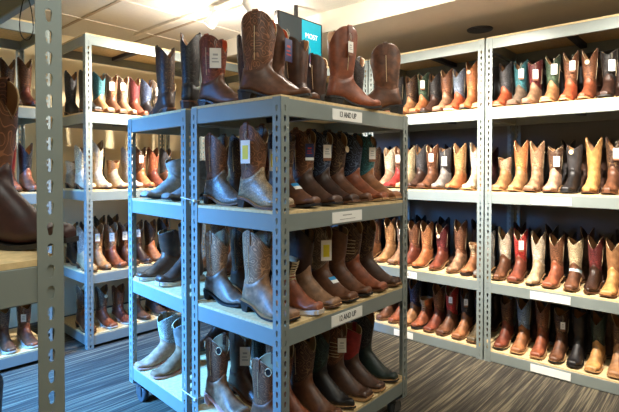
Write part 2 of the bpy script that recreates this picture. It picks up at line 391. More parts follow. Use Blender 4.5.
def build_style(key, H=.33, dip=.045, toe='square', flat=False, wide=1.0, laces=False, vee=True):
    L = LENG[toe]; st = .009 if not flat else .016
    zs = lambda x: (interp(SOLE_Z, x)[0] if not flat else max(0, (x-.13)*.14))
    zt = lambda x: zs(x)+st
    sw = .0465*wide
    prof = []                                     # Fx Fz Bx Bz w
    for h, fx, bx, w_ in ((1, .067, -.072, 1), (.9, .065, -.071, .985), (.72, .061, -.069, .95), (.56, .054, -.065, .88), (.45, .048, -.062, .80)):
        z = .15+(H-.15)*((h-.45)/.55)
        prof.append((fx, z, bx, z, sw*w_))
    prof = list(prof)
    nsh = len(prof)
    prof += [(.046, .137, -.062, .118, .0365), (.050, .120, -.068, .085, .0345), (.066, .104, -.077, .05 if not flat else .04, .034), (.088, .088, -.062, zt(-.062), .0345),
             (.108, .071, -.01, zt(-.01), .034), (.128, .056, .045, zt(.045), .0395), (.148, .046, .09, zt(.09), foot_w(.11, toe)-.001), (.165, .038, .13, zt(.13), foot_w(.145, toe)-.001)]
    for q, hgt in ((.55, .029), (.8, .024), (.95, .018), (1.0, .010)):
        x = .15+(L-.15)*q
        prof.append((x, zt(x)+hgt, x-.008*(1-q)-.0005, zt(x), max(.004, foot_w(x, toe)-.002)*(1 if q < 1 else .88)))
    SUB = 3
    S = catmull(prof, SUB); ank = (nsh+0)*SUB-1      # ankle index
    def pt(s, th, off=0.0):
        s = max(0, min(len(S)-1, s)); i = min(int(s), len(S)-2); t = s-i
        a = [p+(q-p)*t for p, q in zip(S[i], S[i+1])]
        Fp = Vector((a[0], 0, a[1])); Bp = Vector((a[2], 0, a[3])); c = (Fp+Bp)/2; u = (Fp-Bp)/2; ul = u.length
        cs, sn = math.cos(th), math.sin(th)
        foot = max(0, min(1, (s-ank)/6))
        e = .85 if foot > 0 else .92
        cc = math.copysign(abs(cs)**e, cs); ss = math.copysign(abs(sn)**(e if cs > 0 or foot == 0 else (e*(1-.35*foot))), sn)
        p = c+u*cc*(1+off/max(ul, .01))+Vector((0, (a[4]+off)*ss, 0))
        # V dip of the collar
        dd = max(0, 1-s/(SUB*2.4))
        p.z -= dip*dd*(1-abs(math.sin(th)))**(.9 if vee else 1.3)*(1.0 if cs > 0 else .85)
        return p
    out = {}
    # shaft
    bm = bmesh.new(); rings = []
    for s in range(ank+5): rings.append([bm.verts.new(pt(s, 2*PI*k/NR)) for k in range(NR)])
    inner = []
    for s in (0, 1, 3, 6):
        inner.append([bm.verts.new(pt(s, 2*PI*k/NR, -.0035)) for k in range(NR)])
    def br(A, B, mi):
        for k in range(NR):
            f = bm.faces.new((A[k], A[(k+1) % NR], B[(k+1) % NR], B[k])); f.smooth = True; f.material_index = mi
    for a, b in zip(rings, rings[1:]): br(a, b, 0)
    br(rings[0], inner[0], 2)
    for a, b in zip(inner, inner[1:]): br(a, b, 1)
    f = bm.faces.new(inner[-1]); f.material_index = 1
    out['shaft'] = mesh(bm, 'shaft')
    # vamp, with tongue rising at the front and a counter at the back
    bm = bmesh.new(); rings = []; end = len(S)-1
    nfr = 14
    def start(th):
        c = math.cos(th)
        return ank+1-(4.2*max(0, c)**5 if not flat else 2*max(0, c)**3)-1.0*max(0, -c)**2+1.4*abs(math.sin(th))**2
    for j in range(nfr+1):
        ring = []
        for k in range(NR):
            th = 2*PI*k/NR; s0 = start(th); s = s0+(end-s0)*(j/nfr)
            ring.append(bm.verts.new(pt(s, th, .0018 if j > 0 else .0004)))
        rings.append(ring)
        if j == 0:
            rings.append([bm.verts.new(pt(start(2*PI*k/NR)+.05, 2*PI*k/NR, .0018)) for k in range(NR)])
    for a, b in zip(rings, rings[1:]): br(a, b, 0)
    bm.faces.new(rings[-1])
    out['vamp'] = mesh(bm, 'vamp')
    # sole
    bm = bmesh.new(); rows = []
    xs = [-.086, -.08, -.065, -.045, -.02, .0, .025, .05, .075, .1, .125, .15, .17, .185, L-.006, L+.001, L+.004]
    for x in xs:
        xx = max(min(x, L), -.083); hw = foot_w(xx, toe)+.0050
        if x > L: hw *= .8
        if x < -.083: hw = .012
        z = zs(xx)
        rows.append([bm.verts.new((x, -hw, z)), bm.verts.new((x, hw, z)), bm.verts.new((x, hw, z+st)), bm.verts.new((x, -hw, z+st))])
    for a, b in zip(rows, rows[1:]):
        for k in range(4):
            f = bm.faces.new((a[k], a[(k+1) % 4], b[(k+1) % 4], b[k])); f.material_index = 1 if k == 0 else (2 if k == 2 else 0)
    bm.faces.new(rows[0]); bm.faces.new(rows[-1])
    out['sole'] = mesh(bm, 'sole')
    if not flat:
        bm = bmesh.new(); lay = []
        for z, g, xf in ((0, .90, -.030), (.012, .93, -.028), (.030, 1.0, -.020)):
            ring = []
            for x in (-.084, -.078, -.06, -.04, xf):
                ring.append((x*(1 if x < -.04 else 1), (foot_w(max(x, -.083), toe)+.003)*g))
            top = z
            pts = [(x+(1-g)*.03*(1 if x < -.05 else 0), -y, top+(.004 if z > .02 and x < -.05 else 0)) for x, y in ring]+[(x+(1-g)*.03*(1 if x < -.05 else 0), y, top+(.004 if z > .02 and x < -.05 else 0)) for x, y in reversed(ring)]
            lay.append([bm.verts.new(p) for p in pts])
        n = len(lay[0])
        for a, b in zip(lay, lay[1:]):
            for k in range(n): bm.faces.new((a[k], a[(k+1) % n], b[(k+1) % n], b[k]))
        bm.faces.new(lay[0]); bm.faces.new(lay[-1])
        out['heel'] = mesh(bm, 'heel')
    # pull straps
    if not laces and H > .24:
        for sgn in (1, -1):
            bm = bmesh.new(); path = []
            y = sw
            for (yy, zz) in ((y*.97+.003, -.055), (y+.0035, -.02), (y+.003, .002), (y-.001, .007), (y-.007, .002), (y-.0075, -.02), (y-.009, -.05)):
                path.append((yy*sgn, H+zz))
            rows = []
            for i, (yy, zz) in enumerate(path):
                d = .0012*sgn*(1 if i < 3 else -1)
                rows.append([bm.verts.new((-.011, yy, zz)), bm.verts.new((.011, yy, zz)), bm.verts.new((.011, yy-d, zz-.001)), bm.verts.new((-.011, yy-d, zz-.001))])
            for a, b in zip(rows, rows[1:]):
                for k in range(4): bm.faces.new((a[k], a[(k+1) % 4], b[(k+1) % 4], b[k]))
            bm.faces.new(rows[0]); bm.faces.new(rows[-1])
            out['strap%d' % sgn] = mesh(bm, 'pull_strap')
        bm = bmesh.new()
        for th in (PI/2, -PI/2):
            bmtube(bm, [pt(s, th, .0005) for s in [x*.75 for x in range(0, int(ank/.75)-1)]], .0015, 5)
        out['piping'] = mesh(bm, 'side_piping')
    if laces:
        bm = bmesh.new()
        for i in range(7):
            s = 1.5+i*(ank+3-1.5)/6
            for a, b in ((-.42, .42),):
                bmtube(bm, [pt(s, a, .003), pt(s+.8, 0, .006), pt(s+1.2, b, .003)], .002, 5)
                bmtube(bm, [pt(s, b, .003), pt(s+.8, 0, .007), pt(s+1.2, a, .003)], .002, 5)
        out['laces'] = mesh(bm, 'laces')
    out['H'] = H; out['pt'] = pt; out['sw'] = sw
    return out
ST = {
 'sq': build_style('sq', .325, .072, 'square'),
 'sn': build_style('sn', .33, .085, 'snip'),
 'po': build_style('po', .335, .085, 'pointed'),
 'ro': build_style('ro', .30, .035, 'round'),
 'tall': build_style('tall', .37, .085, 'snip'),
 'dome': build_style('dome', .33, .085, 'round', wide=1.12, vee=False),
 'short': build_style('short', .225, .028, 'square'),
 'work': build_style('work', .27, .02, 'round', flat=True),
 'lace': build_style('lace', .205, .012, 'round', flat=True, laces=True),
}
TOEWORD = {'sq': 'square-toe', 'sn': 'snip-toe', 'po': 'pointed', 'ro': 'round-toe', 'tall': 'tall', 'dome': 'dome-top', 'short': 'short', 'work': 'pull-on work', 'lace': 'lace-up'}
# tag meshes
def tag_mesh(w_, h_, band, big=False):
    bm = bmesh.new(); bmbox(bm, -.0006, .0006, -w_/2, w_/2, -h_, 0)
    if band: bmbox(bm, -.0008, .0008, -w_/2, w_/2, -h_-.012, -h_, 1)
    bmbox(bm, .0005, .0010, -w_*.3, w_*.3, -h_*.72, -h_*.66, 2); bmbox(bm, .0005, .0010, -w_*.3, w_*.2, -h_*.56, -h_*.5, 2)
    bmbox(bm, .0005, .0010, -w_*.22, w_*.22, -h_*.38, -h_*.28, 2)
    if big:
        bmbox(bm, .0008, .0013, -w_*.3, w_*.3, -h_*.82, -h_*.22, 2)
    return mesh(bm, 'price_tag')
TAGS = {'n': tag_mesh(.036, .058, True), 'p': tag_mesh(.040, .066, False), 's': tag_mesh(.03, .045, True), 'l': tag_mesh(.05, .09, False), 'b': tag_mesh(.05, .09, False, True)}
bm = bmesh.new(); bmtube(bm, [(0, 0, 0), (.002, .004, .02), (-.004, .003, .035), (-.008, 0, .042), (-.004, -.003, .034), (.002, -.004, .02)], .0007, 4, True)
STRING = mesh(bm, 'string')
bm = bmesh.new()
bmcyl(bm, (-.0008, 0, 0), (.0008, 0, 0), .015, n=20); MEDAL = mesh(bm, 'medallion')
seen_labels = {}
ALLB = []
def boot(x, y, z, ang, st, foot, shaft, pf='plain', ps='stitch', sole='brown', tag=None, tphi=0, extra=None, lining='lining', where='', look=None, scale=1.0, group=None, adj='', ys=1.0, hs=1.0):
    s = ST[st]
    words = look
    if not words:
        nm = adj+(' ' if adj else '')
        tw = TOEWORD[st]
        words = (nm+('%s %s boot' % (foot, tw) if foot == shaft else '%s %s boot with %s shaft' % (foot, tw, shaft)))
    lab = words+', '+where
    name = {'lace': 'lace_up_boot', 'work': 'work_boot', 'short': 'ankle_boot'}.get(st, 'cowboy_boot')
    if lab in seen_labels: print('DUPLABEL', lab)
    seen_labels[lab] = 1
    r = empty(name, (x, y, z+.0003), ang, lab, 'boot', group); r.scale = (scale, scale*ys, scale*hs)
    lf, ls = leather(foot, pf), leather(shaft, ps)
    trim = M['trim_light'] if PAL[shaft][0] > 70 or random.random() < .3 else M['trim_dark']
    objlink('shaft', s['shaft'], [ls, M[lining], trim], r)
    objlink('vamp', s['vamp'], [lf], r)
    so = {'brown': ('sole_brown', 'sole_dark'), 'black': ('sole_black', 'sole_black'), 'tan': ('sole_tan', 'sole_brown'), 'white': ('sole_white', 'sole_white'),
          'dark': ('sole_dark', 'sole_dark'), 'pink': ('sole_pink', 'sole_pink')}[sole]
    objlink('sole', s['sole'], [M[so[0]], M[so[1]], M['sole_tan'] if sole in ('brown', 'tan', 'black') and random.random() < .7 else M[so[0]]], r)
    if 'heel' in s: objlink('heel', s['heel'], [M[so[1] if sole != 'tan' else 'sole_brown']], r)
    if 'strap1' in s:
        for k in (1, -1): objlink('pull_strap', s['strap%d' % k], [ls], r)
        if ps == 'stitch' or st == 'dome': objlink('side_piping', s['piping'], [trim], r)
    if 'laces' in s: objlink('laces', s['laces'], [M['trim_light']], r)
    if tag:
        kind = tag[0]; ph = tphi
        p = s['pt'](1.2, ph, .006); p2 = Vector((p.x+.004*math.cos(ph), p.y+.004*math.sin(ph), s['H']-.085))
        mats = [M['tagcard'], M['band'], M['faint']]
        if 'y' in tag[1:]: mats[2] = M['yellow']
        if 'r' in tag[1:]: mats = [M['navylabel'], M['card'], M['red']]
        if 'g' in tag[1:]: mats = [M['tagcard'], M['green'], M['faint']]
        q = s['pt'](3.2, ph, .009)
        t = objlink('price_tag', TAGS[kind], mats, r, (q.x+.003, q.y, s['H']-.055-.01), (0, 0, ph+random.uniform(-.3, .3)))
        if 'y' in tag[1:]: t['label'] = 'price tag with yellow sticker'
        objlink('string', STRING, [M['string']], t)
    if extra == 'medal':
        q = s['pt'](1.4, 0, .006); o = objlink('medallion', MEDAL, [M['trim_light']], r, (q.x+.002, 0, q.z-.005), (0, -.1, 0)); o['label'] = 'round cream collar tag'
    if extra in ('sticker', 'ringband'):
        bm = bmesh.new(); pts = s['pt']; A = []
        s0, s1 = (22.5, 26.5) if extra == 'sticker' else (18, 20.5)
        ts = [(-.55+.11*k) for k in range(11)] if extra == 'sticker' else [2*PI*k/20-PI for k in range(21)]
        for sv in (s0, (s0+s1)/2, s1): A.append([bm.verts.new(pts(sv, th, .0032)) for th in ts])
        for a, b, mi in ((A[0], A[1], 0), (A[1], A[2], 1)):
            for k in range(len(ts)-1):
                f = bm.faces.new((a[k], a[k+1], b[k+1], b[k])); f.material_index = mi; f.smooth = True
        o = objlink('toe_sticker' if extra == 'sticker' else 'collar_band', mesh(bm, 'sticker'), [M['blue'], M['card']] if extra == 'sticker' else [M['turq'], M['card']], r)
        o['label'] = 'blue and white paper sticker' if extra == 'sticker' else 'white and turquoise band'
    if extra == 'flagstitch':
        bm = bmesh.new()
        for k in range(5):
            sv = 6.2+k*1.1
            bmtube(bm, [s['pt'](sv, th, .0012) for th in (-1.5, -1.2, -.9, -.6)], .0016, 4)
        o = objlink('stitched_stripes', mesh(bm, 'stitched_stripes'), [M['trim_light']], r); o['label'] = 'pale stitched stripes'
    if extra == 'holes':
        for th in (-.75, -2.3):
            bm = bmesh.new(); c = s['pt'](3.0, th, .002); tz = Vector((0, 0, 1)); n_ = Vector((math.cos(th)*.6, math.sin(th), 0)).normalized(); u_ = tz.cross(n_)
            bmtube(bm, [c+u_*.013*math.cos(a)+tz*.017*math.sin(a) for a in [2*PI*i/16 for i in range(16)]], .0022, 5, True)
            vs = [bm.verts.new(c+u_*.012*math.cos(a)+tz*.016*math.sin(a)+n_*.0006) for a in [2*PI*i/16 for i in range(16)]]
            f = bm.faces.new(vs); f.material_index = 1
            objlink('pull_hole', mesh(bm, 'pull_hole'), [M['trim_light'], M['sole_black']], r)
    return r
# rows ------------------------------------------------------------------
def wall_row(ys, specs, z, level, rackname, grp, back=True):
    """boots on the wall racks, toes towards -X"""
    for i, (yy, sp) in enumerate(zip(ys, specs)):
        st, foot, shaft, kw = sp[0], sp[1], sp[2], (dict(sp[3]) if len(sp) > 3 else {})
        xoff = kw.pop('dx', 0)
        if 'tag' in kw and 'tphi' not in kw: kw['tphi'] = .45
        toe = LENG.get({'sq': 'square', 'sn': 'snip', 'po': 'pointed', 'tall': 'snip', 'short': 'square'}.get(st, 'round'))
        boot(3.135+toe+xoff, yy, z, PI+random.uniform(-.05, .05), st, foot, shaft, where='%s, %s' % (level, rackname), group=grp, hs=random.uniform(1.0, 1.06), scale=.97, ys=.9, **kw)
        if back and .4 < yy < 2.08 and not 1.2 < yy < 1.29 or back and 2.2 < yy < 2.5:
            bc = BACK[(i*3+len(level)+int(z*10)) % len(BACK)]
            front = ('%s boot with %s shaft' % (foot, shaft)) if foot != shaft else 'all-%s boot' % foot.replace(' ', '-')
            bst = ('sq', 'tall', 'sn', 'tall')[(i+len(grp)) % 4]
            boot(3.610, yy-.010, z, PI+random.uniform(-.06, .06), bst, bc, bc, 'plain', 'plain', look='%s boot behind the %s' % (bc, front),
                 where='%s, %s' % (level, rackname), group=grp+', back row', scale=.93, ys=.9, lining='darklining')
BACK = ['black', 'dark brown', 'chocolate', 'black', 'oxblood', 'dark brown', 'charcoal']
R2, R1 = 'blue-grey-walled rack', 'bulkhead rack'
LV = ['top', 'upper shelf', 'middle shelf', 'lower shelf', 'bottom shelf']
wall_row([1.150, 1.050, .960, .855, .752, .648, .545, .44, .338], [
  ('sq', 'orange', 'charcoal', dict(sole='tan')), ('sq', 'grey brown', 'teal', dict(tag='n', pf='suede')), ('ro', 'light brown', 'burgundy', dict(tag='n')), ('sq', 'tan', 'green', dict(tag='p', sole='tan')),
  ('sn', 'orange', 'brown', dict(tag='n', sole='tan')), ('sn', 'cognac', 'brown', dict(extra='medal', sole='tan')), ('ro', 'dark brown', 'black', dict(tag='p', sole='black')),
  ('tall', 'charcoal', 'brown', dict(extra='medal', sole='black')), ('sq', 'black', 'grey', {})], RZ[1], LV[1], R2, 'boots on the upper wall shelf')
wall_row([1.150, 1.047, .945, .835, .727, .621, .516, .41], [
  ('short', 'honey', 'pinkish tan', dict(sole='tan')), ('sn', 'honey', 'orange tan', dict(sole='tan')), ('sq', 'light brown', 'light brown', dict(pf='distressed')), ('ro', 'pinkish tan', 'chocolate', dict(tag='p')),
  ('ro', 'black', 'charcoal', dict(sole='black', ps='plain', extra='medal')), ('sn', 'golden tan', 'golden tan', dict(pf='suede', ps='suede', sole='brown')), ('sn', 'brown', 'dark brown', dict(tag='ny')), ('sq', 'tan', 'brown', {})],
  RZ[2], LV[2], R2, 'boots on the middle wall shelf')
wall_row([1.148, 1.045, .934, .822, .716, .608, .510, .41], [
  ('sn', 'brown', 'cream', dict(sole='brown')), ('sq', 'reddish brown', 'red', dict(tag='n')), ('sn', 'sand', 'cream', dict(sole='black')), ('sq', 'rust', 'brown', {}),
  ('ro', 'brown', 'sand', dict(extra='ringband')), ('po', 'dark brown', 'burgundy', dict(pf='reptile')), ('sq', 'golden tan', 'tan', dict(ps='suede')), ('sn', 'orange tan', 'grey', {})],
  RZ[3], LV[3], R2, 'boots on the lower wall shelf')
wall_row([1.128, 1.020, .903, .79, .688, .586, .478], [
  ('ro', 'reddish brown', 'dark brown', dict(sole='black')), ('sq', 'caramel', 'blue', dict(sole='tan')), ('sq', 'cognac', 'brown', dict(sole='tan')), ('ro', 'brown', 'dark brown', dict(tag='s', sole='black')),
  ('ro', 'black', 'black', dict(sole='black', ps='plain')), ('sq', 'golden tan', 'dark green', dict(sole='tan')), ('sq', 'tan', 'chocolate', dict(sole='tan'))],
  RZ[4], LV[4], R2, 'boots on the bottom wall shelf')
wall_row([1.99, 1.87, 1.765, 1.67, 1.575, 1.48, 1.385, 1.285], [
  ('sq', 'brown', 'charcoal', {}), ('sq', 'tan', 'dark brown', {}), ('sq', 'orange tan', 'green', dict(tag='n')), ('sn', 'dark brown', 'black', dict(sole='black')), ('sq', 'light brown', 'brown', {}),
  ('sq', 'orange', 'blue grey', dict(sole='white')), ('tall', 'orange tan', 'amber', dict(extra='medal', sole='black')), ('sq', 'honey', 'grey', dict(sole='tan'))], RZ[1], LV[1], R1, 'boots on the upper bulkhead rack shelf')
wall_row([2.065, 1.97, 1.885, 1.785, 1.69, 1.585, 1.472, 1.350], [
  ('sq', 'pinkish tan', 'cream', {}), ('sq', 'red', 'brown', dict(tag='n')), ('sn', 'sand', 'sand', dict(sole='tan')), ('sn', 'dark brown', 'charcoal', {}), ('sq', 'brown', 'brown', dict(tag='n', pf='distressed')),
  ('ro', 'grey', 'charcoal', dict(tag='p')), ('sn', 'orange tan', 'honey', dict(sole='black')), ('sq', 'cream', 'pale grey', dict(sole='tan'))], RZ[2], LV[2], R1, 'boots on the middle bulkhead rack shelf')
wall_row([2.060, 1.945, 1.84, 1.735, 1.61, 1.465, 1.352, 1.262], [
  ('sn', 'honey', 'tan', {}), ('sq', 'light brown', 'grey brown', dict(tag='s')), ('sq', 'reddish brown', 'brown', {}), ('sn', 'orange tan', 'caramel', dict(sole='black')), ('sn', 'reddish brown', 'burgundy', dict(extra='medal')),
  ('tall', 'light brown', 'brown', dict(pf='distressed')), ('lace', 'caramel', 'caramel', dict(sole='dark', pf='plain', ps='plain')), ('ro', 'grey', 'grey', {})], RZ[3], LV[3], R1, 'boots on the lower bulkhead rack shelf')
wall_row([2.04, 1.93, 1.83, 1.735, 1.63, 1.528, 1.415, 1.310], [
  ('ro', 'brown', 'brown', {}), ('ro', 'cognac', 'dark brown', {}), ('sq', 'tan', 'navy', {}), ('lace', 'rust', 'orange tan', dict(sole='black', pf='plain', ps='plain')), ('sq', 'reddish brown', 'brown', {}),
  ('sq', 'brown', 'red', dict(tag='s')), ('sq', 'caramel', 'black', dict(tag='s')), ('sq', 'olive brown', 'charcoal', {})], RZ[4], LV[4], R1, 'boots on the bottom bulkhead rack shelf')
# hidden third wall rack: a few that show past the rolling rack
wall_row([2.22, 2.33, 2.44], [('sn', 'black', 'teal', {}), ('sq', 'tan', 'black', {}), ('sq', 'brown', 'navy', {})], RZ[1], LV[1], 'half-hidden wall rack', 'boots on the hidden wall rack', False)
wall_row([2.21, 2.32, 2.43], [('sn', 'brown', 'chocolate', {}), ('sq', 'dark brown', 'black', {}), ('sq', 'tan', 'brown', {})], RZ[2], LV[2], 'half-hidden wall rack', 'boots on the hidden wall rack', True)
wall_row([2.21, 2.32, 2.43], [('sn', 'caramel', 'brown', {}), ('sq', 'brown', 'dark brown', {}), ('sq', 'chocolate', 'black', {})], RZ[3], LV[3], 'half-hidden wall rack', 'boots on the hidden wall rack', True)
wall_row([2.21, 2.32, 2.43], [('sn', 'dark brown', 'charcoal', {}), ('sq', 'rust', 'brown', {}), ('sq', 'black', 'black', {})], RZ[4], LV[4], 'half-hidden wall rack', 'boots on the hidden wall rack', True)

def front_row(xs, specs, z, level, rackname, grp, yfront, scale=1.0, dang=0):
    """boots with toes towards -Y"""
    for xx, sp in zip(xs, specs):
        st, foot, shaft, kw = sp[0], sp[1], sp[2], (dict(sp[3]) if len(sp) > 3 else {})
        toe = LENG.get({'sq': 'square', 'sn': 'snip', 'po': 'pointed', 'tall': 'snip', 'short': 'square'}.get(st, 'round'))
        kw.setdefault('tphi', -.55); kw.setdefault('ys', .88 if yfront > 3 else .96); yo = kw.pop('dy', 0)-(.0286*(xx-1.465) if yfront > 3 else 0); da = kw.pop('da', 0); s_ = kw.pop('scale', scale)
        w_ = kw.pop('where', '%s, %s' % (level, rackname))
        boot(xx, yfront+toe*s_+yo, z, -PI/2+dang+da+random.uniform(-.03, .03), st, foot, shaft, where=w_, group=grp, scale=s_, **kw)
YF = 1.232
RF = 'wide rolling rack'
D1 = dict
front_row([1.315, 1.455, 1.585, 1.705, 1.82, 1.945, 2.070], [
  ('sn', 'sand', 'brown', D1(pf='reptile', ps='stitch', tag='by', tphi=-1.5, sole='brown', scale=1.03, dy=.018)), ('ro', 'brown', 'dark brown', D1(extra='sticker', sole='black', tag='by', tphi=-1.5)), ('sq', 'chocolate', 'brown', D1(tag='nr', sole='black')),
  ('sq', 'dark brown', 'navy', D1(tag='n', sole='brown')), ('sn', 'brown', 'dark brown', D1(extra='medal')), ('sq', 'cognac', 'navy', D1(sole='tan')), ('sq', 'caramel', 'teal', D1(tag='n', sole='tan'))],
  CZ[1], LV[1], RF, 'boots at the front of the rolling rack upper shelf', YF, 1.03)
front_row([1.335, 1.47, 1.60], [('sq', 'grey', 'brown', D1(pf='reptile', tag=None)), ('sq', 'dark brown', 'dark brown', {}), ('sq', 'brown', 'burgundy', {})], CZ[1], LV[1]+' back row', RF, 'boots at the back of the rolling rack upper shelf', YF+.305, .96)
front_row([1.330, 1.465, 1.575, 1.70, 1.825, 1.945, 2.065], [
  ('sq', 'light brown', 'light brown', D1(pf='distressed', ps='stitch', sole='black', scale=1.05, dy=.012, ys=1.05)), ('lace', 'rust', 'dark brown', D1(sole='white', dy=-.005)), ('sq', 'light brown', 'dark brown', D1(sole='brown', ps='plain')),
  ('sq', 'brown', 'taupe', D1(extra='sticker', tag='by', sole='black')), ('ro', 'brown', 'brown', D1(ps='plain', sole='black')), ('sq', 'cognac', 'chocolate', D1(extra='flagstitch', sole='brown')), ('sq', 'chocolate', 'dark brown', D1(sole='brown'))],
  CZ[2], LV[2], RF, 'boots at the front of the rolling rack middle shelf', YF, 1.03)
front_row([1.335, 1.48, 1.60], [('sq', 'taupe', 'light brown', D1(sole='black')), ('sq', 'dark brown', 'dark brown', {}), ('sn', 'black', 'black', {})], CZ[2], LV[2]+' back row', RF, 'boots at the back of the rolling rack middle shelf', YF+.305, .96)
front_row([1.345, 1.462, 1.578, 1.695, 1.815, 1.94, 2.06], [
  ('sq', 'brown', 'brown', D1(pf='distressed', extra='holes', scale=1.0, dy=-.008, hs=.92)), ('sq', 'cognac', 'brown', D1(extra='flagstitch', dy=.02)), ('sq', 'brown', 'chocolate', D1(dy=-.005)),
  ('po', 'black', 'dark green', D1(sole='black', pf='plain')), ('sq', 'chocolate', 'brown', D1(tag='p', extra='flagstitch', sole='tan')), ('ro', 'chocolate', 'red', D1(sole='tan', ps='plain', hs=.9)), ('sn', 'dark green', 'black', D1(sole='black', ps='stitch'))],
  CZ[3], LV[4], RF, 'boots at the front of the rolling rack bottom shelf', YF, 1.03)
front_row([1.335, 1.47, 1.60], [('sq', 'light brown', 'brown', D1(sole='pink', pf='distressed', extra='holes')), ('sq', 'chocolate', 'chocolate', D1(ps='plain', tag='l')), ('sq', 'dark brown', 'black', {})], CZ[3], LV[4]+' back row', RF, 'boots at the back of the rolling rack bottom shelf', YF+.305, .96)
# on top of the rolling racks
TG = 'boots on top of the rolling racks'; Z0 = CZ[0]
TW = 'on top of the rolling rack'
def top(px, py, dx, dy, st, foot, shaft, look, **kw):
    boot(px, py, Z0, math.atan2(dy, dx), st, foot, shaft, look=look, where=kw.pop('where', TW), group=TG, **kw)
top(1.405, 2.26, .2, .98, 'tall', 'dark brown', 'dark brown', 'dark brown stitched boot with V-shaped collar', ps='stitch', pf='distressed')
top(1.350, 1.945, .75, .60, 'tall', 'black', 'black', 'narrow black stitched boot', ps='stitch', where=TW+' beside the green-tagged boot')
top(1.345, 1.76, .2, -.98, 'dome', 'brown', 'reddish brown', 'brown boot with orange lining and green-banded tag', tag='lg', tphi=-.9, ps='stitch', lining='redlining', sole='dark', hs=.97)
top(1.56, 1.78, .3, .95, 'tall', 'oxblood', 'oxblood', 'oxblood boot behind the green-tagged one', ps='stitch')
top(1.325, 1.435, .48, -.88, 'dome', 'brown', 'brown', 'big brown embroidered boot with light piping at the corner', ps='stitch', lining='redlining', sole='black', scale=1.06)
top(1.475, 1.515, .40, -.92, 'dome', 'brown', 'brown', 'brown boot with studded edge and red-white tag', ps='plain', tag='lr', tphi=-.2, lining='redlining', sole='black', scale=1.08, hs=1.0)
top(1.72, 1.61, .1, .95, 'dome', 'dark brown', 'chocolate', 'dark brown boot with small navy collar tag', tag='sr', tphi=-2.2, ps='plain', scale=1.1, hs=1.0)
top(1.71, 1.305, .94, -.28, 'dome', 'cognac', 'cognac', 'reddish tan smooth boot with side seam and pale tag', ps='plain', tag='s', tphi=-1.6, sole='black', scale=1.04, hs=1.02)
top(2.0, 1.72, -.3, .9, 'dome', 'black', 'dark brown', 'dark brown boot peeping out behind the reddish tan boot', ps='plain', hs=1.05)
top(2.09, 1.525, .2, .98, 'sn', 'charcoal', 'charcoal', 'charcoal stitched boot behind the reddish tan boot', ps='stitch')
top(2.065, 1.310, -.56, .83, 'dome', 'brown', 'brown', 'matte brown dome-top boot at the far end', ps='distressed', sole='black', scale=1.1, hs=.95)
# narrow rack (toes towards -X)
def side_boot(xx, yy, z, st, foot, shaft, level, **kw):
    boot(xx, yy, z, PI+kw.pop('da', 0)+random.uniform(-.04, .04), st, foot, shaft, where='%s, blue-lit rolling rack' % level, group='boots on the blue-lit rack', **kw)
side_boot(1.485, 2.275, CZ[1], 'short', 'pale grey', 'pale grey', LV[1], pf='suede', ps='suede', sole='dark', hs=.95)
side_boot(1.47, 2.055, CZ[1], 'short', 'grey', 'grey', LV[1], pf='suede', ps='suede', sole='dark', hs=.9)
side_boot(1.475, 2.335, CZ[2], 'work', 'brown', 'chocolate', LV[2], sole='white', extra='flagstitch', ps='plain', hs=.93)
side_boot(1.475, 2.140, CZ[2], 'work', 'chocolate', 'dark brown', LV[2], sole='white', ps='plain', hs=1.15)
side_boot(1.475, 2.35, CZ[3], 'ro', 'pinkish tan', 'pale grey', LV[4], pf='suede', sole='pink', adj='', hs=.85)
side_boot(1.475, 2.195, CZ[3], 'ro', 'light brown', 'grey', LV[4], pf='suede', sole='pink', extra='holes', ps='plain', hs=.85)
side_boot(1.80, 2.30, CZ[1], 'sn', 'brown', 'dark brown', LV[1]); side_boot(1.80, 2.15, CZ[1], 'sn', 'honey', 'brown', LV[1])
side_boot(1.80, 2.30, CZ[2], 'sn', 'orange tan', 'brown', LV[2]); side_boot(1.80, 2.13, CZ[2], 'sn', 'rust', 'rust', LV[2])
side_boot(1.80, 2.30, CZ[3], 'sn', 'dark brown', 'black', LV[4]); side_boot(1.80, 2.13, CZ[3], 'sn', 'chocolate', 'dark brown', LV[4])
# far rack
FR = 'rack before the cream wall'; YL = 3.37
front_row([1.555, 1.65, 1.745, 1.835, 1.93, 2.03, 2.13, 2.25], [
  ('sq', 'black', 'black', {}), ('sq', 'tan', 'teal', {}), ('sq', 'brown', 'brown', D1(tag='p')), ('sn', 'light brown', 'grey brown', D1(tag='ny')), ('sn', 'reddish brown', 'burgundy', {}),
  ('sq', 'black', 'navy', {}), ('sn', 'charcoal', 'taupe', D1(tag='p')), ('sn', 'brown', 'black', {})], LZ[1], LV[1], FR, 'boots on the upper far shelf', YL, .97)
front_row([1.52, 1.635, 1.755, 1.87, 1.98, 2.09, 2.2], [
  ('sn', 'cream', 'sand', {}), ('tall', 'cream', 'cream', D1(ps='plain')), ('short', 'sand', 'tan', {}), ('sq', 'pale grey', 'pale grey', D1(pf='suede')), ('sn', 'orange tan', 'brown', D1(tag='n')), ('sn', 'reddish brown', 'rust', {}),
  ('sq', 'brown', 'charcoal', {})], LZ[2], LV[2], FR, 'boots on the middle far shelf', YL, .97)
front_row([1.53, 1.63, 1.735, 1.84, 1.95, 2.06, 2.18], [
  ('sn', 'sand', 'grey', {}), ('sn', 'honey', 'tan', D1(tag='ny')), ('sq', 'cognac', 'light brown', D1(tag='p')), ('sq', 'brown', 'brown', D1(tag='p')), ('sn', 'dark brown', 'chocolate', D1(tag='n')), ('sq', 'orange tan', 'dark brown', {}),
  ('sn', 'black', 'black', {})], LZ[3], LV[3], FR, 'boots on the lower far shelf', YL, .97)
